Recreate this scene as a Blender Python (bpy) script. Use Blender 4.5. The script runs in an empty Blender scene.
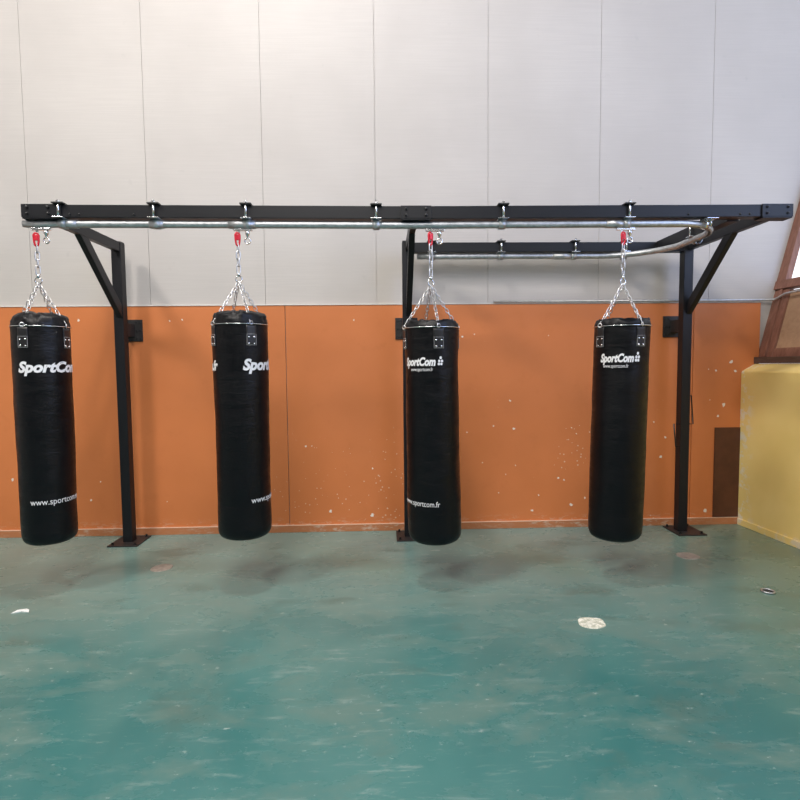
import bpy, bmesh, math, random
from mathutils import Vector, Matrix, noise
random.seed(7)
S = bpy.context.scene
C = S.collection
PI = math.pi
def R(a): return math.radians(a)

# ------------------------------------------------------------------ materials
def new_mat(name, col, rough=.5, metal=0., spec=.5):
    m = bpy.data.materials.new(name); m.use_nodes = True
    b = m.node_tree.nodes['Principled BSDF']
    b.inputs['Base Color'].default_value = (*col, 1); b.inputs['Roughness'].default_value = rough
    b.inputs['Metallic'].default_value = metal; b.inputs['Specular IOR Level'].default_value = spec
    return m
class NG:
    """small helper to wire nodes"""
    def __init__(s, m): s.m = m; s.t = m.node_tree; s.n = s.t.nodes; s.l = s.t.links; s.b = s.n['Principled BSDF']
    def pos(s):
        if not hasattr(s, '_p'): s._p = s.n.new('ShaderNodeNewGeometry').outputs['Position']
        return s._p
    def objc(s):
        return s.n.new('ShaderNodeTexCoord').outputs['Object']
    def mapping(s, v, scale=(1,1,1), loc=(0,0,0), rot=(0,0,0)):
        k = s.n.new('ShaderNodeMapping'); s.l.new(v, k.inputs[0]); k.inputs['Scale'].default_value = scale
        k.inputs['Location'].default_value = loc; k.inputs['Rotation'].default_value = rot; return k.outputs[0]
    def noise(s, v, scale, detail=4, rough=.55, dist=0.):
        k = s.n.new('ShaderNodeTexNoise'); s.l.new(v, k.inputs['Vector']); k.inputs['Scale'].default_value = scale
        k.inputs['Detail'].default_value = detail; k.inputs['Roughness'].default_value = rough; k.inputs['Distortion'].default_value = dist
        return k.outputs[0]
    def voro(s, v, scale):
        k = s.n.new('ShaderNodeTexVoronoi'); s.l.new(v, k.inputs['Vector']); k.inputs['Scale'].default_value = scale; return k.outputs['Distance']
    def ramp(s, v, a, b, lo=0., hi=1.):
        k = s.n.new('ShaderNodeMapRange'); s.l.new(v, k.inputs[0]); k.inputs[1].default_value = a; k.inputs[2].default_value = b
        k.inputs[3].default_value = lo; k.inputs[4].default_value = hi; k.interpolation_type = 'SMOOTHSTEP'; return k.outputs[0]
    def math(s, op, a, b):
        k = s.n.new('ShaderNodeMath'); k.operation = op
        for i, x in enumerate((a, b)):
            if isinstance(x, (int, float)): k.inputs[i].default_value = x
            else: s.l.new(x, k.inputs[i])
        return k.outputs[0]
    def mix(s, f, a, b):
        k = s.n.new('ShaderNodeMix'); k.data_type = 'RGBA'
        if isinstance(f, (int, float)): k.inputs[0].default_value = f
        else: s.l.new(f, k.inputs[0])
        for i, x in ((6, a), (7, b)):
            if isinstance(x, tuple): k.inputs[i].default_value = (*x, 1)
            else: s.l.new(x, k.inputs[i])
        return k.outputs[2]
    def sep(s, v):
        k = s.n.new('ShaderNodeSeparateXYZ'); s.l.new(v, k.inputs[0]); return k.outputs
    def color(s, c): s.l.new(c, s.b.inputs['Base Color'])
    def rough(s, c): s.l.new(c, s.b.inputs['Roughness'])
    def bump(s, h, strength=.2, dist=.01):
        k = s.n.new('ShaderNodeBump'); s.l.new(h, k.inputs['Height']); k.inputs['Strength'].default_value = strength
        k.inputs['Distance'].default_value = dist; s.l.new(k.outputs[0], s.b.inputs['Normal'])

# off-white wall board
m_wall = new_mat('offwhite_wallboard', (.66,.61,.565), .75)
g = NG(m_wall); p = g.pos()
n1 = g.noise(p, 1.1, 3); n2 = g.noise(g.mapping(p, (1.2,1,60)), 2., 2); n3 = g.noise(p, 9, 5)
c = g.mix(g.ramp(n1, .3, .7), (.46,.432,.41), (.505,.476,.452))
c = g.mix(g.ramp(n2, .35, .65, 0, .3), c, (.43,.405,.385))
c = g.mix(g.ramp(n3, .66, .8, 0, .35), c, (.38,.36,.345)); g.color(c); g.bump(n2, .12, .004)
m_gap = new_mat('seam_backing', (.5,.47,.45), .9)  # backing board tone that shows in the seams
m_dull = new_mat('dull_hall_paint', (.22,.19,.16), .8)
m_pale = new_mat('pale_hall_paint', (.5,.46,.42), .8)
# orange painted board
m_orange = new_mat('orange_painted_board', (.45,.13,.035), .5)
g = NG(m_orange); p = g.pos(); s = g.sep(p)
n1 = g.noise(p, .9, 3); n2 = g.noise(p, 7, 5)
c = g.mix(g.ramp(n1, .3, .7), (.555,.170,.048), (.63,.197,.060))
c = g.mix(g.ramp(n2, .55, .75, 0, .3), c, (.51,.152,.040))
v = g.voro(p, 11); vs = g.voro(g.mapping(p, (1,1,1), (3,1,7)), 26)
mask = g.ramp(g.noise(p, 1.3, 3), .53, .64)
xm = g.ramp(s[0], -2.5, 1.2, .12, 1.); zm = g.ramp(s[2], 0.1, 1.5, 1., .15)
k = g.math('MULTIPLY', g.math('MULTIPLY', mask, xm), zm)
chip = g.math('LESS_THAN', vs, g.math('MULTIPLY', k, .24))
low = g.math('MULTIPLY', g.ramp(s[2], .16, .0, 0, 1), g.ramp(g.noise(g.mapping(p,(1,1,2.5)), 16, 6, .7), .54, .60))
c = g.mix(g.math('MULTIPLY', chip, .8), c, (.72,.56,.42)); c = g.mix(g.math('MULTIPLY', low, .65), c, (.62,.47,.36))
g.color(c); g.rough(g.ramp(n2, .3, .7, .5, .62)); g.bump(n2, .1, .003)
m_skirt = new_mat('worn_orange_skirting', (.40,.14,.05), .6)
g = NG(m_skirt); p = g.pos()
n2 = g.noise(g.mapping(p, (1,1,3)), 14, 6, .7); n4 = g.noise(p, 2.2, 2)
c = g.mix(g.math('MULTIPLY', g.ramp(n2, .5, .62), g.ramp(n4, .4, .6, .15, .8)), (.44,.165,.065), (.55,.42,.32)); g.color(c)
m_skirtline = new_mat('bare_top_edge', (.72,.50,.36), .6)
m_plaster = new_mat('bare_plaster_chip', (.80,.70,.60), .8)
m_brownpanel = new_mat('dark_brown_board', (.12,.04,.02), .55)
g = NG(m_brownpanel); n = g.noise(g.pos(), 8, 5); g.color(g.mix(g.ramp(n,.3,.7), (.07,.022,.009), (.10,.032,.014)))
m_ledge = new_mat('pale_grey_paint', (.62,.60,.57), .5)
# floor
m_floor = new_mat('worn_teal_floor_paint', (.1,.24,.21), .4, 0, .36)
g = NG(m_floor); p = g.pos(); s = g.sep(p)
big = g.noise(p, .75, 4, .6, .4); mid = g.noise(g.mapping(p, (1,1.6,1), (4,2,0)), 1.7, 6, .65, .3)
st = g.noise(g.mapping(p, (1.0,5.,1), rot=(0,0,.25)), 3.4, 9, .74, .3); fine = g.noise(g.mapping(p,(1,1.8,1)), 17, 7, .75)
near = g.ramp(g.math('ADD', s[1], g.math('MULTIPLY', big, 1.6)), 2.9, 5.5)
c = g.mix(g.ramp(big, .35, .62), (.036,.145,.138), (.066,.185,.170))
c = g.mix(g.math('MULTIPLY', g.ramp(mid, .48, .66), .75), c, (.11,.19,.165))
c = g.mix(g.math('MULTIPLY', near, .8), c, (.19,.29,.26))
c = g.mix(g.math('MULTIPLY', g.ramp(st, .53, .68), g.ramp(big, .35, .6, .25, .6)), c, (.25,.33,.30))
c = g.mix(g.math('MULTIPLY', g.ramp(g.noise(g.mapping(p,(1,2,1),(9,5,0)), 1.4, 5, .6), .56, .70), .55), c, (.075,.135,.115))
east = g.ramp(s[0], 1.6, 3.2)
c = g.mix(g.math('MULTIPLY', east, .55), c, (.13,.165,.11))
c = g.mix(g.math('MULTIPLY', g.ramp(fine, .60, .68), g.ramp(mid, .4, .6, .2, .8)), c, (.42,.50,.46))
g.color(c); g.rough(g.ramp(mid, .3, .7, .20, .34))
# yellow wall
m_yellow = new_mat('scuffed_yellow_paint', (.6,.43,.15), .55)
g = NG(m_yellow); p = g.pos(); s = g.sep(p)
n1 = g.noise(p, 1.5, 3); n2 = g.noise(p, 8, 6, .7); n3 = g.noise(g.mapping(p,(1,1,.35),(3,8,1)), 6, 5, .7)
c = g.mix(g.ramp(n1,.3,.7), (.74,.56,.19), (.82,.63,.24))
c = g.mix(g.math('MULTIPLY', g.ramp(n3,.66,.74), .5), c, (.25,.17,.07))
edge = g.ramp(s[1], 4.70, 4.86)
c = g.mix(g.math('MULTIPLY', edge, g.ramp(n2,.52,.60)), c, (.75,.68,.52))
c = g.mix(g.math('MULTIPLY', g.ramp(n2,.70,.75), .8), c, (.78,.72,.58))
low = g.ramp(s[2], .12, .02)
c = g.mix(g.math('MULTIPLY', low, g.ramp(n2,.5,.62)), c, (.70,.62,.46)); g.color(c); g.bump(n2,.1,.003)
def wood(name, a, b, sc=(1,1,8), rough=.55):
    m = new_mat(name, a, rough); g = NG(m); n = g.noise(g.mapping(g.pos(), sc), 6, 6, .65, .8)
    g.color(g.mix(g.ramp(n,.3,.7), a, b)); g.bump(n,.15,.003); return m
m_timber = wood('reddish_brown_timber', (.17,.07,.045), (.25,.115,.08), (6,6,1))
m_sill = wood('dark_brown_sill', (.07,.042,.034), (.12,.075,.06), (6,1,6))
m_tan = wood('tan_fibre_panel', (.33,.195,.115), (.40,.25,.15), (3,3,3), .7)
# metals etc
m_black = new_mat('black_powder_coat', (.008,.0085,.011), .42, 0, .32)
g = NG(m_black); n = g.noise(g.objc(), 300, 2); g.bump(n, .06, .0005)
m_blackplate = new_mat('black_plate_paint', (.02,.018,.018), .5)
m_bolt = new_mat('black_bolt', (.008,.008,.009), .35)
m_galv = new_mat('galvanised_steel', (.48,.50,.52), .42, .8)
g = NG(m_galv); n = g.noise(g.mapping(g.objc(), (1,1,1)), 40, 4); g.color(g.mix(g.ramp(n,.3,.7),(.42,.44,.46),(.56,.58,.60))); g.rough(g.ramp(n,.3,.7,.36,.5))
m_zinc = new_mat('bright_zinc', (.72,.74,.76), .22, 1.)
m_chain = new_mat('chain_steel', (.66,.67,.69), .28, .95)
m_red = new_mat('red_anodised', (.62,.012,.03), .35, .2)
m_leather = new_mat('black_bag_vinyl', (.0035,.0037,.005), .36, 0, .24)
g = NG(m_leather); o = g.objc(); n = g.noise(g.mapping(o,(1,1,3.2)), 7, 6, .6, .4); nf = g.noise(o, 260, 2)
h = g.math('ADD', n, g.math('MULTIPLY', nf, .04)); g.bump(h, .27, .018); g.rough(g.ramp(n,.3,.7,.30,.44))
m_leather2 = new_mat('black_strap_vinyl', (.010,.010,.012), .42)
m_white = new_mat('white_print', (.78,.78,.80), .5)
m_stitch = new_mat('pale_stitching', (.42,.42,.43), .7)
m_rivet = new_mat('nickel_rivet', (.85,.85,.86), .2, 1.)
m_glass = bpy.data.materials.new('window_glass'); m_glass.use_nodes = True
t = m_glass.node_tree; t.nodes.remove(t.nodes['Principled BSDF'])
tr = t.nodes.new('ShaderNodeBsdfTransparent'); gl = t.nodes.new('ShaderNodeBsdfGlossy'); gl.inputs['Roughness'].default_value = .02
mx = t.nodes.new('ShaderNodeMixShader')
mx.inputs[0].default_value = .05; t.links.new(tr.outputs[0], mx.inputs[1]); t.links.new(gl.outputs[0], mx.inputs[2])
t.links.new(mx.outputs[0], t.nodes['Material Output'].inputs[0])

# ------------------------------------------------------------------ mesh helpers
def new_bm(): return bmesh.new()
def add_box(bm, x0, x1, y0, y1, z0, z1, bev=0., M=None, mi=0):
    b = bmesh.new(); bmesh.ops.create_cube(b, size=1)
    for v in b.verts: v.co = Vector(((x0+x1)/2+v.co.x*(x1-x0), (y0+y1)/2+v.co.y*(y1-y0), (z0+z1)/2+v.co.z*(z1-z0)))
    if bev: bmesh.ops.bevel(b, geom=list(b.edges), offset=bev, segments=2, profile=.6, affect='EDGES')
    if M: bmesh.ops.transform(b, matrix=M, verts=b.verts)
    merge(bm, b, mi)
def merge(bm, b, mi=0):
    mp = {v: bm.verts.new(v.co) for v in b.verts}
    for f in b.faces:
        try: nf = bm.faces.new([mp[v] for v in f.verts]); nf.material_index = mi; nf.smooth = f.smooth
        except ValueError: pass
    b.free()
def frame_along(pts, closed=False):
    """parallel-transport frames"""
    n = len(pts); T = []
    for i in range(n):
        a = pts[i-1] if (i or closed) else pts[0]; b = pts[(i+1) % n] if (i < n-1 or closed) else pts[-1]
        T.append((b-a).normalized())
    up = Vector((0,0,1)) if abs(T[0].z) < .9 else Vector((0,1,0))
    out = []
    for i in range(n):
        sd = T[i].cross(up).normalized(); u = sd.cross(T[i]).normalized(); out.append((sd, u))
        if abs(T[i].z) > .9 or abs(T[0].z) > .9: up = u
    return out
def add_tube(bm, pts, r, seg=12, closed=False, mi=0, smooth=True):
    pts = [Vector(q) for q in pts]; fr = frame_along(pts, closed); rings = []
    for q, (a, u) in zip(pts, fr):
        rings.append([bm.verts.new(q + a*r*math.cos(2*PI*k/seg) + u*r*math.sin(2*PI*k/seg)) for k in range(seg)])
    N = len(pts)
    for i in range(N if closed else N-1):
        A, B = rings[i], rings[(i+1) % N]
        for k in range(seg):
            f = bm.faces.new([A[k], A[(k+1) % seg], B[(k+1) % seg], B[k]]); f.smooth = smooth; f.material_index = mi
    if not closed:
        for rg in (rings[0][::-1], rings[-1]): f = bm.faces.new(rg); f.material_index = mi
def add_cprofile(bm, pts, ro, ri, slot=40, seg=22, mi=0):
    """slotted rail tube: C section with the slot at the bottom"""
    pts = [Vector(q) for q in pts]; fr = frame_along(pts); rings = []
    prof = []
    a0 = -90+slot/2; a1 = 270-slot/2
    for k in range(seg+1): a = R(a0+(a1-a0)*k/seg); prof.append((ro*math.cos(a), ro*math.sin(a)))
    for k in range(seg, -1, -1): a = R(a0+(a1-a0)*k/seg); prof.append((ri*math.cos(a), ri*math.sin(a)))
    for q, (a, u) in zip(pts, fr): rings.append([bm.verts.new(q+a*x+u*y) for x, y in prof])
    n = len(prof)
    for i in range(len(pts)-1):
        for k in range(n):
            f = bm.faces.new([rings[i][k], rings[i][(k+1) % n], rings[i+1][(k+1) % n], rings[i+1][k]]); f.smooth = k not in (seg, n-1); f.material_index = mi
    for rg in (rings[0], rings[-1]):
        for k in range(seg):
            bm.faces.new([rg[k], rg[k+1], rg[n-2-k], rg[n-1-k]])
def add_lathe(bm, prof, c=(0,0,0), seg=24, M=None, mi=0, smooth=True):
    b = bmesh.new(); rings = []
    for r, z in prof:
        if r < 1e-6: rings.append([b.verts.new((0,0,z))])
        else: rings.append([b.verts.new((r*math.cos(2*PI*k/seg), r*math.sin(2*PI*k/seg), z)) for k in range(seg)])
    for A, B in zip(rings, rings[1:]):
        for k in range(seg):
            a, a2 = A[k % len(A)], A[(k+1) % len(A)]; d, d2 = B[k % len(B)], B[(k+1) % len(B)]
            vs = [a, a2, d2, d]; u = []
            for v in vs:
                if v not in u: u.append(v)
            if len(u) > 2: f = b.faces.new(u); f.smooth = smooth
    bmesh.ops.transform(b, matrix=Matrix.Translation(c) @ (M or Matrix()), verts=b.verts); merge(bm, b, mi)
def obj(name, bm, mat, parent=None, fixn=True):
    if fixn: bmesh.ops.recalc_face_normals(bm, faces=list(bm.faces))
    me = bpy.data.meshes.new(name); bm.to_mesh(me); bm.free()
    for m in (mat if isinstance(mat, (list, tuple)) else [mat]): me.materials.append(m)
    o = bpy.data.objects.new(name, me); C.objects.link(o)
    if parent: o.parent = parent; o.matrix_parent_inverse = Matrix.Translation(-WL(parent))
    return o
_loc = {}
def WL(o): return _loc.get(o.name, Vector((0,0,0)))
def thing(name, label, cat, loc=(0,0,0), group=None):
    o = bpy.data.objects.new(name, None); C.objects.link(o); o.location = loc; o.empty_display_size = .1
    _loc[o.name] = Vector(loc); o['label'] = label; o['category'] = cat
    if group: o['group'] = group
    return o
def tag(o, label, cat, group=None):
    o['label'] = label; o['category'] = cat
    if group: o['group'] = group
    return o
def struct(name, bm, mat, parent=None):
    o = obj(name, bm, mat, parent); o['kind'] = 'structure'; return o
def dup(o, name=None, parent=None):
    c = o.copy(); C.objects.link(c)
    if parent is not None: c.parent = parent
    return c

# ------------------------------------------------------------------ the hall
YW = 4.92          # back wall face
bm = new_bm(); add_box(bm, -7.5, 4.6, -8, 4.899, -.12, 0); struct('floor', bm, m_floor)
# back wall: upright boards with narrow seams in front of a backing
seams = [-7.06, -6.05, -5.05, -4.06, -3.056, -2.037, -1.03, -.044, .954, 1.956, 2.972, 4.0, 5.0]
bm = new_bm()
for i in range(len(seams)-1):
    add_box(bm, seams[i]+.0016, seams[i+1]-.0016, YW, YW+.012, -.1, 7.0)
add_box(bm, -7.06, 5.0, YW+.012, YW+.22, -.1, 7.0, mi=1)
bmesh.ops.bisect_plane(bm, geom=list(bm.verts)+list(bm.edges)+list(bm.faces), plane_co=(3.46,0,1.50), plane_no=(.969,0,-.247), clear_outer=True)
bmesh.ops.holes_fill(bm, edges=list(bm.edges), sides=6)
struct('wall_back', bm, [m_wall, m_gap])
bm = new_bm(); add_box(bm, -7.5, 4.6, -8.2, 5.15, 7.02, 7.1); struct('ceiling', bm, m_dull)
bm = new_bm(); add_box(bm, -7.7, -7.51, -8.2, 5.15, 0, 7.1); struct('wall_left', bm, m_pale)
bm = new_bm(); add_box(bm, -7.5, 6.0, -8.3, -8.1, 0, 7.1); struct('wall_front', bm, m_dull)
# orange dado
bm = new_bm(); xs = [-7.06, -4.55, -.858, 2.833, 3.452]
for a, b in zip(xs, xs[1:]): add_box(bm, a+.0025, b-.0025, 4.90, YW-.001, 0, 2.042, .002)
# chipped spots where the paint is gone (world x, z on the board face)
def chip(bm, x, z, r):
    k = 7; vs = []
    for i in range(k):
        a = 2*PI*i/k; q = r*random.uniform(.45, 1.25)
        vs.append((x+q*math.cos(a)*1.0, z+q*math.sin(a)))
    f1 = [bm.verts.new((x_, 4.8985, z_)) for x_, z_ in vs]; f0 = [bm.verts.new((x_, 4.9005, z_)) for x_, z_ in vs]
    fc = bm.faces.new(f1); fc.material_index = 1
    for i in range(k): q = bm.faces.new([f1[i], f1[(i+1)%k], f0[(i+1)%k], f0[i]]); q.material_index = 1
chips = [(-2.658,1.923,.017),(-1.872,1.914,.011),(-1.76,1.923,.009),(-.252,1.91,.011),(-2.62,.322,.014),(-2.53,.49,.008),
 (-.70,.785,.010),(-.645,.785,.007),(-.485,.185,.016),(.72,1.755,.010),(.83,1.775,.007),(1.15,1.175,.014),(.76,.89,.008),
 (1.0,.945,.008),(1.185,.92,.016),(-.10,.575,.010),(-.11,.145,.018),(.90,.61,.008),(1.115,.50,.009),(1.205,.58,.007),
 (1.72,.92,.007),(1.765,.865,.008),(1.885,.88,.006),(1.60,.46,.012),(1.655,.44,.008),(1.72,.205,.022),(1.85,.27,.009),
 (2.48,.965,.009),(2.59,.82,.011),(2.55,.64,.015),(2.375,.375,.010),(2.40,.45,.007),(3.19,1.51,.020),(3.23,1.42,.014),
 (3.13,1.115,.022),(3.08,1.01,.012),(3.0,1.16,.006),(2.98,.13,.020),(1.5,1.76,.006),(3.16,.22,.010),(3.05,1.43,.010),(2.98,1.44,.006),
 (.62,.22,.009),(1.36,.16,.012),(1.42,.30,.008),(1.05,.33,.008),(2.05,.60,.007),(-1.95,.30,.007),(-3.3,.52,.014)]
for x, z, r in chips: chip(bm, x, z, r*.95)
struct('trim_1', bm, [m_orange, m_plaster])
bm = new_bm(); add_box(bm, -7.06, 3.298, 4.885, 4.899, 0, .062, .003); add_box(bm, -7.06, 3.298, 4.8845, 4.899, .062, .0665, mi=1)
struct('baseboard_back', bm, [m_skirt, m_skirtline])
# pale ledge on top of the orange dado
bm = new_bm(); add_box(bm, -7.06, 3.452, 4.894, YW-.001, 2.0425, 2.052, .002); struct('trim_2', bm, m_ledge)
# dark brown board in the corner
bm = new_bm(); add_box(bm, 3.05, 3.298, 4.889, 4.8985, .069, .905, .002)
tag(obj('wall_board', bm, m_brownpanel), 'dark brown upright rectangular board on the orange wall in the right corner', 'board')
# right: low yellow wall with a splayed top
RY = Matrix.Translation((3.30,4.9,0)) @ Matrix.Rotation(R(4),4,'Z') @ Matrix.Translation((-3.30,-4.9,0))
bm = new_bm()
prof = [(3.287,0),(3.287,1.412),(3.295,1.424),(3.415,1.488),(3.60,1.488),(3.60,0)]
A = [bm.verts.new((x, -8, z)) for x, z in prof]; B = [bm.verts.new((x, 4.898, z)) for x, z in prof]
for i in range(len(prof)): j = (i+1) % len(prof); bm.faces.new([A[i], A[j], B[j], B[i]])
bm.faces.new(A); bm.faces.new(B); bm.transform(RY); struct('wall_right', bm, m_yellow)
bm = new_bm(); add_box(bm, 3.275, 3.2865, -8, 4.884, .0005, .058, .003, RY); struct('baseboard_right', bm, m_yellow)
# leaning window wall above it: frame of its own axes (s up the slope, y along)
RY = Matrix.Translation((3.30,4.9,0)) @ Matrix.Rotation(R(4),4,'Z') @ Matrix.Translation((-3.30,-4.9,0))
V = Vector((.247,0,.969)); Nn = Vector((-.969,0,.247)); P0 = Vector((3.43,0,1.50))
ML = Matrix(((V.x,0,Nn.x,P0.x),(V.y,1,Nn.y,P0.y),(V.z,0,Nn.z,P0.z),(0,0,0,1)))
ML = RY @ ML   # local x = s, y = y, z = inwards
def lean_box(bm, s0, s1, y0, y1, d0, d1, bev=0, mi=0): add_box(bm, s0, s1, y0, y1, d0, d1, bev, ML, mi)
bm = new_bm(); lean_box(bm, .06, .66, -8, 4.90, -.05, -.02); struct('wall_right_panel', bm, m_tan)
bm = new_bm(); add_box(bm, 3.40, 3.60, -8, 4.897, 1.4895, 1.548, .004, RY); struct('trim_3', bm, m_sill)
bm = new_bm()
lean_box(bm, .05, .672, 4.735, 4.905, -.045, .0, .003)       # corner stile of the lower panel
lean_box(bm, .05, .672, 4.80, 4.835, -.0, .014, .002)
for yy in (3.55, 2.6, 1.6, .6, -.4, -1.4): lean_box(bm, .05, .672, yy, yy+.05, -.045, 0, .003)
lean_box(bm, .0, .13, -8, 4.735, -.045, -.004, .003)
struct('trim_4', bm, m_timber)
win = bpy.data.objects.new('window_1', None); C.objects.link(win); win['kind'] = 'structure'; win.location = (3.6,2,2.2); _loc['window_1'] = Vector((3.6,2,2.2))
bm = new_bm()
lean_box(bm, .675, .755, -8, 4.905, -.045, .02, .004)
lean_box(bm, .755, 5.2, 4.80, 4.905, -.045, .012, .004)
for yy in (2.9, 1.0, -.9, -2.8, -4.7, -6.6): lean_box(bm, .755, 5.2, yy, yy+.07, -.045, .012, .004)
lean_box(bm, 3.0, 3.08, -8, 4.8, -.045, .010, .004)
struct('window_frame', bm, m_timber, win)
bm = new_bm(); lean_box(bm, .755, 5.2, -8, 4.80, -.026, -.02); struct('window_pane', bm, m_glass, win)
# grey conduit along the ledge, turning the corner and following the rail
pts = [(1.0,4.885,2.063),(3.40,4.885,2.063)]
def LP(s_, y_, d_): return ML @ Vector((s_, y_, d_))
a = Vector((3.545,4.87,2.065)); 
pts += [a, LP(.585,4.80,.035), LP(.60,4.775,.03), LP(.615,4.74,.03), LP(.622,4.6,.03), LP(.64,3.6,.03), LP(.65,1.0,.03)]
bm = new_bm(); add_tube(bm, pts, .010, 10)
tag(obj('conduit_pipe', bm, m_galv), 'thin grey conduit running along the orange board top and round the right corner', 'pipe')

# ------------------------------------------------------------------ floor marks
def floor_disc(name, x, y, r, label, cat, mats, rough_edge=.1, h=.004, group=None, flat=1.):
    bm = new_bm(); k = 28; top = []; 
    for i in range(k):
        a = 2*PI*i/k; q = r*(1+rough_edge*(noise.noise(Vector((x*9+math.cos(a)*1.3, y*9+math.sin(a)*1.3, .3)))))
        top.append((x+q*math.cos(a), y+q*flat*math.sin(a)))
    t1 = [bm.verts.new((a_, b_, h)) for a_, b_ in top]; t0 = [bm.verts.new((x+(a_-x)*1.04, y+(b_-y)*1.04, .0003)) for a_, b_ in top]
    bm.faces.new(t1)
    for i in range(k): bm.faces.new([t0[i], t0[(i+1)%k], t1[(i+1)%k], t1[i]])
    bm.faces.new(t0[::-1]); o = obj(name, bm, mats); return tag(o, label, cat, group)
m_pink = new_mat('pinkish_filler', (.40,.27,.23), .7); g = NG(m_pink); n = g.noise(g.pos(), 30, 5, .7); g.color(g.mix(g.ramp(n,.35,.65),(.20,.18,.155),(.36,.325,.285)))
m_cream = new_mat('cream_filler', (.72,.70,.58), .7); g = NG(m_cream); n = g.noise(g.pos(), 34, 5, .7); g.color(g.mix(g.ramp(n,.4,.62),(.42,.44,.34),(.85,.84,.74)))
m_paper = new_mat('scrap_paper', (.75,.78,.76), .7)
floor_disc('floor_plug', -1.673, 4.063, .075, 'pinkish round floor patch between the two leftmost bags', 'floor patch', m_pink)
floor_disc('floor_plug', 2.36, 4.086, .078, 'pinkish round floor patch in front of the right post', 'floor patch', m_pink)
floor_disc('floor_plug', 1.197, 3.037, .078, 'pale cream round floor patch with flaking edge, in the open floor', 'floor patch', m_cream, .2, flat=.85)
bm = new_bm(); c0 = Vector((2.503,3.401,.006)); ring = [c0+Vector((.036*math.cos(2*PI*i/24), .036*math.sin(2*PI*i/24), 0)) for i in range(24)]
add_tube(bm, ring, .0065, 8, True); t = thing('floor_socket', 'small metal ring socket set in the floor near the yellow wall', 'floor socket', (2.503,3.401,0)); obj('ring', bm, m_galv, t)
bm = new_bm(); add_lathe(bm, [(0,.0005),(.033,.0005),(.033,.004),(0,.004)], (2.503,3.401,0)); obj('socket_plug', bm, m_bolt, t)
bm = new_bm(); vs = [(-2.30,3.335),(-2.25,3.355),(-2.20,3.348),(-2.215,3.375),(-2.245,3.40),(-2.285,3.375)]
t1 = [bm.verts.new((a_,b_,.004+.004*(i%2))) for i,(a_,b_) in enumerate(vs)]; t0 = [bm.verts.new((a_,b_,.001)) for a_,b_ in vs]
bm.faces.new(t1); bm.faces.new(t0[::-1])
for i in range(6): bm.faces.new([t0[i],t0[(i+1)%6],t1[(i+1)%6],t1[i]])
tag(obj('paper_scrap', bm, m_paper), 'small white scrap lying on the floor at far left', 'scrap')

# ------------------------------------------------------------------ the rack
rack = thing('bag_rack', 'black steel punching bag rack with three posts and curved galvanised rail', 'rack', (.2175,4.71,0))
PX = [-2.205, .217, 2.645]; ZT = 2.55; ZB = 2.47; YF = 3.66; PT = .08
def sag(x): return .012*(1-abs(x-.22)/2.52) 
# posts
for i, x in enumerate(PX):
    bm = new_bm(); add_box(bm, x-.04, x+.04, 4.67, 4.75, .010, 2.548, .004); ps = obj('post', bm, m_black, rack)
    bm = new_bm(); add_box(bm, x-.038, x+.038, 4.672, 4.748, 2.5485, 2.555, .002); obj('end_cap', bm, m_blackplate, ps)
    bm = new_bm(); x0, x1 = ((x-.125, x+.125), (x-.112, x+.125), (x-.09, x+.16))[i]
    add_box(bm, x0, x1, 4.565, 4.85, .0005, .0105, .002); bp = obj('base_plate', bm, m_blackplate, rack)
    for xx in (x0+.03, x1-.03):
        for yy in (4.60, 4.822):
            bm = new_bm(); add_lathe(bm, [(0,.0105),(.014,.0105),(.014,.014),(.009,.014),(.009,.030),(0,.032)], (xx,yy,0), 10, smooth=False); obj('anchor_bolt', bm, m_bolt, bp)
    bm = new_bm(); add_box(bm, x-.1, x+.1, 4.890, 4.8995, 1.735, 1.925, .002)
    add_box(bm, x-.035, x+.035, 4.7505, 4.889, 1.775, 1.885, .003); br = obj('wall_bracket', bm, m_blackplate, rack)
    for xx in (x-.082, x-.05, x+.05, x+.082):
        for zz in (1.76, 1.83, 1.90):
            bm = new_bm(); add_lathe(bm, [(0,0),(.008,0),(.008,.005),(0,.007)], (xx,4.8898,zz), 8, Matrix.Rotation(PI/2,4,'X'), smooth=False); obj('bolt', bm, m_bolt, br)
    # arm (along Y) and diagonal brace
    ax = x+.012; hw = .0225
    bm = new_bm(); add_box(bm, ax-hw, ax+hw, 3.702, 4.669, ZB, ZT-.003, .003); obj('arm', bm, m_black, rack)
    bm = new_bm(); P_ = [(4.6692,1.92),(4.6692,2.03),(4.19,2.4695),(4.075,2.4695)]
    A = [bm.verts.new((ax-hw,y_,z_)) for y_,z_ in P_]; B = [bm.verts.new((ax+hw,y_,z_)) for y_,z_ in P_]
    for k in range(4): j=(k+1)%4; bm.faces.new([A[k],A[j],B[j],B[k]])
    bm.faces.new(A); bm.faces.new(B[::-1]); bmesh.ops.bevel(bm, geom=list(bm.edges), offset=.003, segments=2, affect='EDGES'); obj('brace', bm, m_black, rack)
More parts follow.
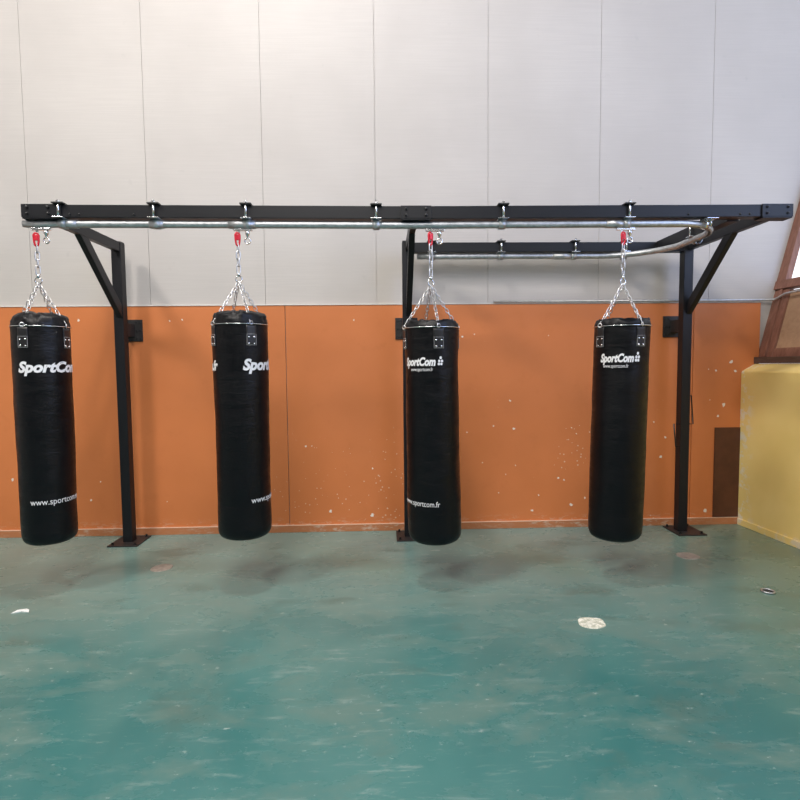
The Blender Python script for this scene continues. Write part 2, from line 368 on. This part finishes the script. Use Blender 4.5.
# beams (the front one in two lengths meeting at the middle splice, very slightly lower there)
def front_z(x): return -sag(x)
for (xa, xb) in ((-2.287,.2165),(.2185,2.742)):
    bm = new_bm(); add_box(bm, xa, xb, 3.62, 3.70, ZB, ZT, .003)
    for v in bm.verts: v.co.z += front_z(v.co.x)
    fb = obj('front_beam', bm, m_black, rack)
    for hx, hz in [(q, .22) for q in ((-1.93,-1.99,-1.585) if xa < -1 else (2.04,2.39,2.455))]:
        bm = new_bm(); add_lathe(bm, [(0,0),(.008,0),(.006,.004),(0,.005)], (hx,3.6195,ZB+.018+front_z(hx)), 10, Matrix.Rotation(PI/2,4,'X')); obj('hole_plug', bm, m_bolt, fb)
bm = new_bm(); add_box(bm, .256, 2.609, 4.67, 4.75, ZB-.012, ZT-.012, .003); obj('back_beam', bm, m_black, rack)
bm = new_bm(); add_box(bm, 2.355, 2.435, 3.702, 4.669, ZB-.012, ZT-.010, .003); obj('side_beam', bm, m_black, rack)
for nm, x0, x1 in (('end_plate',-2.288,-2.04),('splice_plate',.13,.33),('end_plate',2.532,2.743)):
    bm = new_bm(); zc = front_z((x0+x1)/2)
    add_box(bm, x0, x1, 3.610, 3.6192, ZB-.002+zc, ZT+.001+zc, .002); add_box(bm, x0+.004, x1-.004, 3.612, 3.70, ZB-.011+zc, ZB-.0015+zc, .002)
    pl = obj(nm, bm, m_black, rack)
    for xx in ((x0+.035, x1-.035) if x0 > -2 else (-2.25, -2.118)):
        for zz in (ZB+.020, ZB+.060):
            bm = new_bm(); add_lathe(bm, [(0,0),(.011,0),(.011,.002),(.008,.002),(.008,.010),(0,.012)], (xx,3.6098,zz+zc), 6, Matrix.Rotation(PI/2,4,'X'), smooth=False); obj('bolt', bm, m_bolt, pl)
# rail: straight, tight front corner, wide back corner, straight return
ZR = 2.4365; RO = .0235
def rz(x, y): return ZR - (sag(x) if y < 3.7 else (.010 if y > 4.3 else .004))
path = [(-2.305,3.66),(-1.2,3.66),(.22,3.66),(1.2,3.66),(1.6,3.66)]
r1 = .36; cx, cy = 2.005, 3.66+r1
for k in range(0, 13): a = R(-90+90*k/12); path.append((cx+r1*math.cos(a), cy+r1*math.sin(a)))
r2 = .52; cx2, cy2 = cx+r1-r2, 4.71-r2
for k in range(0, 15): a = R(90*k/14); path.append((cx2+r2*math.cos(a), cy2+r2*math.sin(a)))
path += [(1.4,4.71),(.9,4.71),(.305,4.71)]
# refine
def refine(ps):
    out = []
    for a, b in zip(ps, ps[1:]):
        d = math.dist(a, b); n = max(1, int(d/.15))
        for i in range(n): out.append((a[0]+(b[0]-a[0])*i/n, a[1]+(b[1]-a[1])*i/n))
    return out+[ps[-1]]
fp = refine(path)
bm = new_bm(); add_cprofile(bm, [(x, y, rz(x, y)) for x, y in fp], RO, RO-.004); obj('rail', bm, m_galv, rack)
for pts in ([(-2.075,3.66),(-1.96,3.66)],[(-1.50,3.66),(-1.41,3.66)],[(-.995,3.66),(-.82,3.66)],[(1.50,3.66),(1.65,3.66)],[(1.47,4.71),(1.67,4.71)]):
    bm = new_bm(); add_cprofile(bm, [(x, y, rz(x, y)) for x, y in pts], RO+.004, RO+.0004); obj('coupling', bm, m_galv, rack)
# clamps holding the rail under the beams
def clamp(x, y0, y1, zt, zb, dz=0, along='x', ang=0, zr=None):
    """two threaded rods either side of the beam, dark top bar, lower washer bar, saddle round the rail"""
    Mx = Matrix.Translation((x,(y0+y1)/2,dz)) @ Matrix.Rotation(ang,4,'Z'); h = (y1-y0)/2
    zr = zr if zr is not None else ZR
    bm = new_bm(); add_box(bm, -.036, .036, -h-.03, h+.03, zt+.0012, zt+.010, .002, Mx); top = obj('rail_clamp', bm, m_blackplate, rack)
    for s_ in (-1, 1):
        bm = new_bm(); add_tube(bm, [Mx @ Vector((0,s_*(h+.014),zb-.006)), Mx @ Vector((0,s_*(h+.014),zt+.026))], .0078, 8); obj('threaded_rod', bm, m_zinc, top)
        bm = new_bm(); add_lathe(bm, [(0,0),(.013,0),(.013,.009),(0,.009)], Mx @ Vector((0,s_*(h+.014),zt+.0105)), 6, smooth=False); obj('nut', bm, m_zinc, top)
    bm = new_bm(); add_box(bm, -.034, .034, -h-.028, h+.028, zb-.0065, zb-.0012, .0015, Mx); obj('clamp_washer', bm, m_zinc, top)
    bm = new_bm(); add_cprofile(bm, [Mx @ Vector((-.022,0,zr-dz)), Mx @ Vector((.022,0,zr-dz))], RO+.0085, RO+.0045); obj('saddle', bm, m_galv, top)
for x in (-2.053,-1.455,-.869,-.03,.801,1.638): clamp(x, 3.62, 3.70, ZT, ZB, front_z(x), zr=rz(x,3.66)); 
bm = new_bm(); add_box(bm, 2.17, 2.25, 3.625, 3.72, ZB-.0065+front_z(2.2), ZB-.001+front_z(2.2), .002)
add_cprofile(bm, [(2.165,3.675,rz(2.2,3.66)),(2.205,3.695,rz(2.2,3.66))], RO+.0085, RO+.004); add_tube(bm, [(2.215,3.66,ZR-.02),(2.215,3.66,ZB-.002)], .008, 8)
obj('rail_bracket', bm, m_zinc, rack)
for x in (.425,1.017,1.652,2.09): clamp(x, 4.67, 4.75, ZT, ZB, -.012, zr=ZR-.010)
clamp(2.395, 4.13-.04, 4.13+.04, ZT, ZB, -.011, ang=PI/2, zr=ZR-.006)
# two small bent-bar cleats on the right post
for (sx, z0, z1, w0, w1) in ((-1, .765, .965, .034, .056), (1, .965, 1.215, .036, .014)):
    bm = new_bm(); X = 2.65+sx*.040; y_ = 4.69
    add_tube(bm, [(X,y_,z0),(X+sx*w0,y_,z0),(X+sx*w1,y_,z1),(X,y_,z1)], .006, 8); obj('cleat', bm, m_bolt, rack)

# ------------------------------------------------------------------ punching bags
def link_path(n=12, L=.034, W=.0185):
    r = W/2; out = []
    for k in range(n+1): a = -PI/2+PI*k/n; out.append(Vector((r*math.sin(a+PI/2) if 0 else r*math.cos(a+PI/2), 0, 0)))
    pts = []
    for k in range(n//2+1): a = PI*k/(n//2); pts.append(Vector((r*math.cos(a), 0, L/2-r+r*math.sin(a))))
    for k in range(n//2+1): a = PI+PI*k/(n//2); pts.append(Vector((r*math.cos(a), 0, -(L/2-r)+r*math.sin(a))))
    return pts
def add_ring(bm, pts, r, M, seg=6):
    """closed planar loop in local xz"""
    n = len(pts); rings = []
    for i in range(n):
        t = (pts[(i+1)%n]-pts[i-1]).normalized(); s_ = Vector((0,1,0)); u = t.cross(s_).normalized()
        rings.append([bm.verts.new(M @ (pts[i]+s_*r*math.cos(2*PI*k/seg)+u*r*math.sin(2*PI*k/seg))) for k in range(seg)])
    for i in range(n):
        A, B = rings[i], rings[(i+1)%n]
        for k in range(seg): f = bm.faces.new([A[k],A[(k+1)%seg],B[(k+1)%seg],B[k]]); f.smooth = True
def add_chain(bm, a, b, pitch=.027, L=.035, W=.018, r=.0025, tw=0.):
    a = Vector(a); b = Vector(b); d = b-a; n = max(1, round(d.length/pitch)); q = d.to_track_quat('Z', 'Y').to_matrix().to_4x4(); lp = link_path(12, L, W)
    for i in range(n):
        c = a+d*((i+.5)/n); add_ring(bm, lp, r, Matrix.Translation(c) @ q @ Matrix.Rotation(tw+(PI/2)*(i%2)+.35,4,'Z'))
def circle_pts(r, n=20): return [Vector((r*math.cos(2*PI*k/n),0,r*math.sin(2*PI*k/n))) for k in range(n)]

def text_mesh(txt, bold=0., shear=0.):
    cu = bpy.data.curves.new('t', 'FONT'); cu.body = txt; cu.size = 1.; cu.offset = bold; cu.shear = shear; cu.resolution_u = 3; cu.extrude = .01
    o = bpy.data.objects.new('t', cu); C.objects.link(o); bpy.context.view_layer.update()
    me = bpy.data.meshes.new_from_object(o.evaluated_get(bpy.context.evaluated_depsgraph_get()))
    bm = bmesh.new(); bm.from_mesh(me); bpy.data.objects.remove(o); bpy.data.curves.remove(cu); bpy.data.meshes.remove(me)
    return bm

class Bag:
    def __init__(s, x, zring, zbot, xbot, ang, seed, rad=.176, ybot=None):
        s.x, s.y, s.zr, s.zb, s.xb, s.seed, s.rad = x, 3.66, zring, zbot, xbot, seed, rad
        s.cam = math.degrees(math.atan2(-x, s.y)); s.ang = ang
    def cen(s, z):
        t = (s.zr-z)/(s.zr-s.zb); return Vector((s.x+(s.xb-s.x)*t, s.y, 0))
    def rr(s, a, z):
        t = (s.zr-z)/(s.zr-s.zb)
        r = s.rad*(1+.012*math.sin(t*5+s.seed)-.02*t)
        w = noise.noise(Vector((math.cos(a)*1.1+s.seed, math.sin(a)*1.1, z*2.4)))*.0055
        w += noise.noise(Vector((math.cos(a)*2.4, math.sin(a)*2.4+s.seed*3, z*9)))*.0022
        return r+w
    def P(s, a, z, off=0.):
        """a in degrees measured from the side that faces the camera, to the right"""
        aa = R(a+s.cam); c = s.cen(z); r = s.rr(aa, z)+off
        return Vector((c.x+r*math.sin(aa), c.y-r*math.cos(aa), z))
def bag(B, label, cams, texts, hasicon=False, cap=.078):
    t = thing('punching_bag', label, 'punching bag', (B.x, B.y, B.zb), 'punching bags on the rail')
    # body
    bm = new_bm(); seg = 72; zs = []
    prof = [(0.,-.001),(.35,-.0005),(.62,.002),(.80,.009),(.90,.02),(.96,.036),(.99,.055),(1,.08)]
    H = B.zr-B.zb; n = 90
    prof += [(1., .08+(H-.08)*k/n) for k in range(1, n+1)]
    prof += [(1.005,H+.010)]
    rings = []
    for f_, dz in prof:
        z = B.zb+dz
        if f_ == 0: rings.append([bm.verts.new(B.cen(z)+Vector((0,0,z)))]); continue
        ring = []
        for k in range(seg):
            a = 360*k/seg; q = B.P(a, z); c = B.cen(z); ring.append(bm.verts.new(Vector((c.x+(q.x-c.x)*f_, c.y+(q.y-c.y)*f_, z))))
        rings.append(ring)
    for A, D in zip(rings, rings[1:]):
        for k in range(seg):
            vs = [A[k%len(A)], A[(k+1)%len(A)], D[(k+1)%seg], D[k]]; u = []
            for v in vs:
                if v not in u: u.append(v)
            f = bm.faces.new(u); f.smooth = True
    body = obj('bag_body', bm, m_leather, t)
    # crumpled top cover, gathered over the filling
    bm = new_bm(); rings = []
    pr = [(1.0,.004),(1.0,.018),(.985,.034),(.955,.048),(.95,.056),(.90,.072),(.72,cap+.010),(.40,cap+.016),(.15,cap+.008),(0,cap+.006)]
    for j, (f_, dz) in enumerate(pr):
        dz *= cap/.078
        z = B.zr+dz
        if f_ == 0: rings.append([bm.verts.new(Vector((B.x,B.y,z)))]); continue
        ring = []
        for k in range(seg):
            a = R(360*k/seg); w = noise.noise(Vector((math.cos(a)*4+B.seed*5, math.sin(a)*4, j*.35))); w2 = noise.noise(Vector((math.cos(a)*9, math.sin(a)*9+B.seed, j*.9)))
            q = B.rad*f_*(1+(.035*w+.02*w2 if j else 0)); ring.append(bm.verts.new(Vector((B.x+q*math.sin(a), B.y-q*math.cos(a), z+(.012*w+.007*w2 if 1 < j else 0)))))
        rings.append(ring)
    for A, D in zip(rings, rings[1:]):
        for k in range(seg):
            vs = [A[k], A[(k+1)%seg], D[(k+1)%len(D)], D[k%len(D)]]; u = []
            for v in vs:
                if v not in u: u.append(v)
            f = bm.faces.new(u); f.smooth = True
    obj('top_cover', bm, m_leather, t)
    # ring wire
    bm = new_bm(); add_ring(bm, [v.copy() for v in circle_pts(B.rad*1.035, 64)], .0028, Matrix.Translation((B.x,B.y,B.zr+.004)) @ Matrix.Rotation(PI/2,4,'X')); obj('hanging_ring', bm, m_zinc, t)
    apex = Vector((B.x, B.y, B.zr+.288))
    for q in range(4):
        a = B.ang+90*q
        # strap with riveted patch
        bm = new_bm(); w = 10.5; z0, z1 = B.zr-.135, B.zr-.004; na, nz = 8, 8
        go = [[bm.verts.new(B.P(a-w+2*w*i/na, z0+(z1-z0)*j/nz, .0042)) for i in range(na+1)] for j in range(nz+1)]
        gi = [[bm.verts.new(B.P(a-w+2*w*i/na, z0+(z1-z0)*j/nz, .0002)) for i in range(na+1)] for j in range(nz+1)]
        for j in range(nz):
            for i in range(na):
                f = bm.faces.new([go[j][i],go[j][i+1],go[j+1][i+1],go[j+1][i]]); f.smooth = True
        for i in range(na): bm.faces.new([go[0][i],gi[0][i],gi[0][i+1],go[0][i+1]]); bm.faces.new([go[nz][i],go[nz][i+1],gi[nz][i+1],gi[nz][i]])
        for j in range(nz): bm.faces.new([go[j][0],go[j+1][0],gi[j+1][0],gi[j][0]]); bm.faces.new([go[j][na],gi[j][na],gi[j+1][na],go[j+1][na]])
        st = obj('strap', bm, m_leather2, t)
        bm = new_bm(); zt = B.zr-.062; ws = w-.8
        loop = [B.P(a-ws, zt, .0052)]+[B.P(a-ws, z0+.004+(zt-z0-.004)*(1-k/6), .0052) for k in range(1,7)]+[B.P(a-ws+2*ws*k/6, z0+.004, .0052) for k in range(1,7)]+[B.P(a+ws, z0+.004+(zt-z0-.004)*k/6, .0052) for k in range(1,7)]+[B.P(a+ws-2*ws*k/6, zt, .0052) for k in range(1,6)]
        add_tube(bm, loop, .0010, 5, True); obj('stitching', bm, m_stitch, st)
        for da in (-5.6, 5.6):
            for zz in (B.zr-.121, B.zr-.080):
                c0 = B.P(a+da, zz, .0042); c1 = B.P(a+da, zz, .0052)
                bm = new_bm(); add_lathe(bm, [(.0062,0),(.0058,.002),(.004,.0035),(0,.004)], (0,0,0), 10, Matrix.Translation(c0) @ (c1-c0).to_track_quat('Z','Y').to_matrix().to_4x4()); obj('rivet', bm, m_rivet, st)
        bm = new_bm(); aa = R(a+B.cam); e = Vector((B.x+B.rad*1.03*math.sin(aa), B.y-B.rad*1.03*math.cos(aa), B.zr+.010))
        add_ring(bm, circle_pts(.013, 14), .0032, Matrix.Translation(e) @ Matrix.Rotation(aa+.5,4,'Z')); 
        add_chain(bm, e+(apex-e).normalized()*.014, apex, tw=q*.7); obj('chain', bm, m_chain, t)
    # swivel ring, upper links, red karabiner
    bm = new_bm(); add_ring(bm, circle_pts(.020, 18), .0042, Matrix.Translation(apex+Vector((0,0,.018))) @ Matrix.Rotation(.25,4,'Z'), 8)
    add_lathe(bm, [(0,0),(.010,.002),(.012,.012),(.008,.024),(0,.026)], apex+Vector((0,0,.036)), 12); obj('swivel', bm, m_zinc, t)
    bm = new_bm(); z0 = apex.z+.062; add_chain(bm, (B.x,B.y,z0), (B.x,B.y,2.311-.012), pitch=.044, L=.058, W=.024, r=.0040, tw=.3); obj('hanging_chain', bm, m_chain, t)
    bm = new_bm(); L = [Vector((.008,0,.040)),Vector((.014,0,.028)),Vector((.012,0,-.010)),Vector((.007,0,-.036)),Vector((-.001,0,-.042)),Vector((-.010,0,-.034)),Vector((-.015,0,.0)),Vector((-.016,0,.030)),Vector((-.008,0,.042))]
    add_ring(bm, L, .0062, Matrix.Translation((B.x,B.y,2.336)) @ Matrix.Rotation(.35,4,'Z'), 8)
    kb = obj('karabiner', bm, m_red, t); kb['label'] = 'red karabiner'
    bm = new_bm(); add_box(bm, -.0105, .0105, -.009, .009, -.006, .032, .004, Matrix.Translation((B.x,B.y,2.336)) @ Matrix.Rotation(.35,4,'Z')); obj('gate_sleeve', bm, m_red, kb)
    # printed lettering wrapped round the body
    for (txt, size, a0, a1, z, bold, shear, end) in texts:
        if txt == 'ICON':
            bm = new_bm(); h = size
            for (u, v) in ((.5,1.0),(.20,.45),(.75,.45),(.12,-.05),(.62,-.05)):
                b = bmesh.new(); bmesh.ops.create_circle(b, cap_ends=True, segments=12, radius=.24); r_ = bmesh.ops.extrude_face_region(b, geom=list(b.faces))
                for vv in b.verts: vv.co += Vector((u,v+.2,0))
                for e_ in r_['geom']:
                    if isinstance(e_, bmesh.types.BMVert): e_.co.z += .01
                merge(bm, b)
        else: bm = text_mesh(txt, bold, shear)
        x0 = min(v.co.x for v in bm.verts); x1 = max(v.co.x for v in bm.verts)
        for v in bm.verts:
            u = (v.co.x-x0)/(x1-x0); a = a0+(a1-a0)*u; off = .0012 if v.co.z <= 0 else .0022
            if txt == 'ICON': off = .0012 if v.co.z < .005 else .0022
            v.co = B.P(a, z+v.co.y*size, off)
        obj('lettering', bm, m_white, body, fixn=True)
    return t

BLD = .045
b1 = Bag(-2.230, 1.768, .350, -2.235, -35, .3, .166)
bag(b1, 'leftmost black punching bag, white web address near its base ending in es', None, [
 ('SportCom', .092, -49, 88, 1.482, BLD, .25, 0), ('www.sportcom.es', .056, -37, 82, .632, .0, 0, 0)])
b2 = Bag(-.938, 1.772, .362, -.940, 22, 1.7, .177)
bag(b2, 'second punching bag from the left, hanging between left and middle posts', None, [
 ('SportCom', .096, 3, 134, 1.484, BLD, .25, 0), ('a.fr', .085, -84, -54, 1.484, BLD, .2, 0), ('www.sportcom.es', .054, 14, 132, .620, .0, 0, 0)])
b3 = Bag(.328, 1.742, .305, .345, 15, 3.1, .181)
bag(b3, 'third punching bag from the left, hanging in front of the middle post', None, [
 ('SportCom', .072, -66, 8, 1.500, BLD, .25, 0), ('ICON', .038, 12, 24, 1.503, 0, 0, 0), ('www.sportcom.fr', .033, -48, 2, 1.464, .0, 0, 0), ('www.sportcom.fr', .052, -82, 12, .580, .0, 0, 0)], cap=.056)
b4 = Bag(1.622, 1.744, .300, 1.592, -48, 4.4, .178)
bag(b4, 'rightmost black punching bag, small logo high up and plain base', None, [
 ('SportCom', .074, -45, 27, 1.512, BLD, .25, 0), ('ICON', .042, 29, 41, 1.515, 0, 0, 0), ('www.sportcom.fr', .033, -38, 16, 1.474, .0, 0, 0)], cap=.056)
# seam cord down the left of the third bag
for nm_o in [o for o in bpy.data.objects if o.name.startswith('punching_bag') and 'third' in o['label']]:
    bm = new_bm(); add_tube(bm, [b3.P(-60, z/100, .001) for z in range(40, 176, 4)], .0011, 6); obj('side_seam', bm, m_leather2, nm_o)

# trolleys running in the rail
def trolley(x, y, label):
    t = thing('rail_trolley', label, 'trolley', (x, y, ZR), 'trolleys running in the rail')
    bm = new_bm(); zz = rz(x, 3.66)
    add_box(bm, x-.034, x+.088, y-.003, y+.003, zz-.034, zz-.004, .001)
    add_box(bm, x-.034, x+.088, y-.010, y+.010, zz-.041, zz-.0265, .002)
    add_box(bm, x-.008, x+.008, y-.004, y+.004, zz-.051, zz-.040, .001)
    cr = obj('carriage', bm, m_zinc, t)
    for wx in (x-.018, x+.06):
        bm = new_bm(); add_lathe(bm, [(0,-.010),(.014,-.010),(.014,.010),(0,.010)], (wx,y,zz-.002), 14, Matrix.Rotation(PI/2,4,'X')); obj('wheel', bm, m_bolt, t)
    bm = new_bm(); ex = x+.056
    add_lathe(bm, [(0,0),(.013,0),(.015,-.010),(.015,-.022),(.009,-.030),(.006,-.042),(0,-.043)], (ex,y,zz-.041), 12)
    obj('swivel_body', bm, m_zinc, t)
    bm = new_bm(); add_ring(bm, circle_pts(.0185, 18), .0048, Matrix.Translation((ex,y,zz-.105)), 8); obj('swivel_eye', bm, m_zinc, t)
trolley(-2.222, 3.66, 'trolley at the rail end, carrying the leftmost bag')
trolley(-.930, 3.66, 'trolley carrying the second bag, below a rail coupling')
trolley(.330, 3.66, 'trolley carrying the bag in front of the middle post')
trolley(1.608, 3.66, 'trolley carrying the rightmost bag, near the rail curve')

# ------------------------------------------------------------------ light
def area(name, loc, target, size, power, col, sy=None):
    l = bpy.data.lights.new(name, 'AREA'); l.energy = power; l.color = col; l.size = size
    if sy: l.shape = 'RECTANGLE'; l.size_y = sy
    o = bpy.data.objects.new(name, l); C.objects.link(o); o.location = loc
    o.rotation_euler = (Vector(target)-Vector(loc)).to_track_quat('-Z','Y').to_euler(); return o
area('hall_lamp', (-.9,2.9,6.9), (-.9,2.9,0), .4, 215, (1,.95,.90))
area('hall_lamp', (-.95,-.9,6.5), (-.2,4.2,0), 2.0, 360, (1,.93,.86))
area('hall_lamp', (-4.6,.4,6.5), (-3.0,4.2,0), 1.0, 330, (1,.93,.86))
area('ceiling_fill', (-1.0,-3.6,6.95), (-1.0,-2.4,0), 4, 800, (1,.985,.97), 7.)  # large soft fill light added under the closed ceiling
area('window_daylight', (6.2,-1.3,3.9), (0.0,1.8,1.4), 3.6, 680, (.32,.50,1), 9.)
w = bpy.data.worlds.new('World'); S.world = w; w.use_nodes = True
w.node_tree.nodes['Background'].inputs[0].default_value = (.92,.95,1,1); w.node_tree.nodes['Background'].inputs[1].default_value = 2.2

# ------------------------------------------------------------------ camera
cam = bpy.data.cameras.new('camera'); co = bpy.data.objects.new('camera', cam); C.objects.link(co); S.camera = co
cam.sensor_width = 36; cam.sensor_fit = 'HORIZONTAL'; cam.lens = 545*36/800; cam.clip_start = .05
yaw, pitch, roll = R(1.8), R(3.6), .0095
F = Vector((math.sin(yaw)*math.cos(pitch), math.cos(yaw)*math.cos(pitch), -math.sin(pitch)))
Rt = Vector((math.cos(yaw), -math.sin(yaw), 0)); U = Rt.cross(F)
R2 = Rt*math.cos(roll)-U*math.sin(roll); U2 = U*math.cos(roll)+Rt*math.sin(roll)
Mc = Matrix((R2, U2, -F)).transposed().to_4x4(); Mc.translation = (0,0,1.5); co.matrix_world = Mc
S.view_settings.view_transform = 'Standard'; S.view_settings.look = 'None'; S.view_settings.gamma = 1; S.view_settings.exposure = -.57
S.view_settings.use_curve_mapping = False
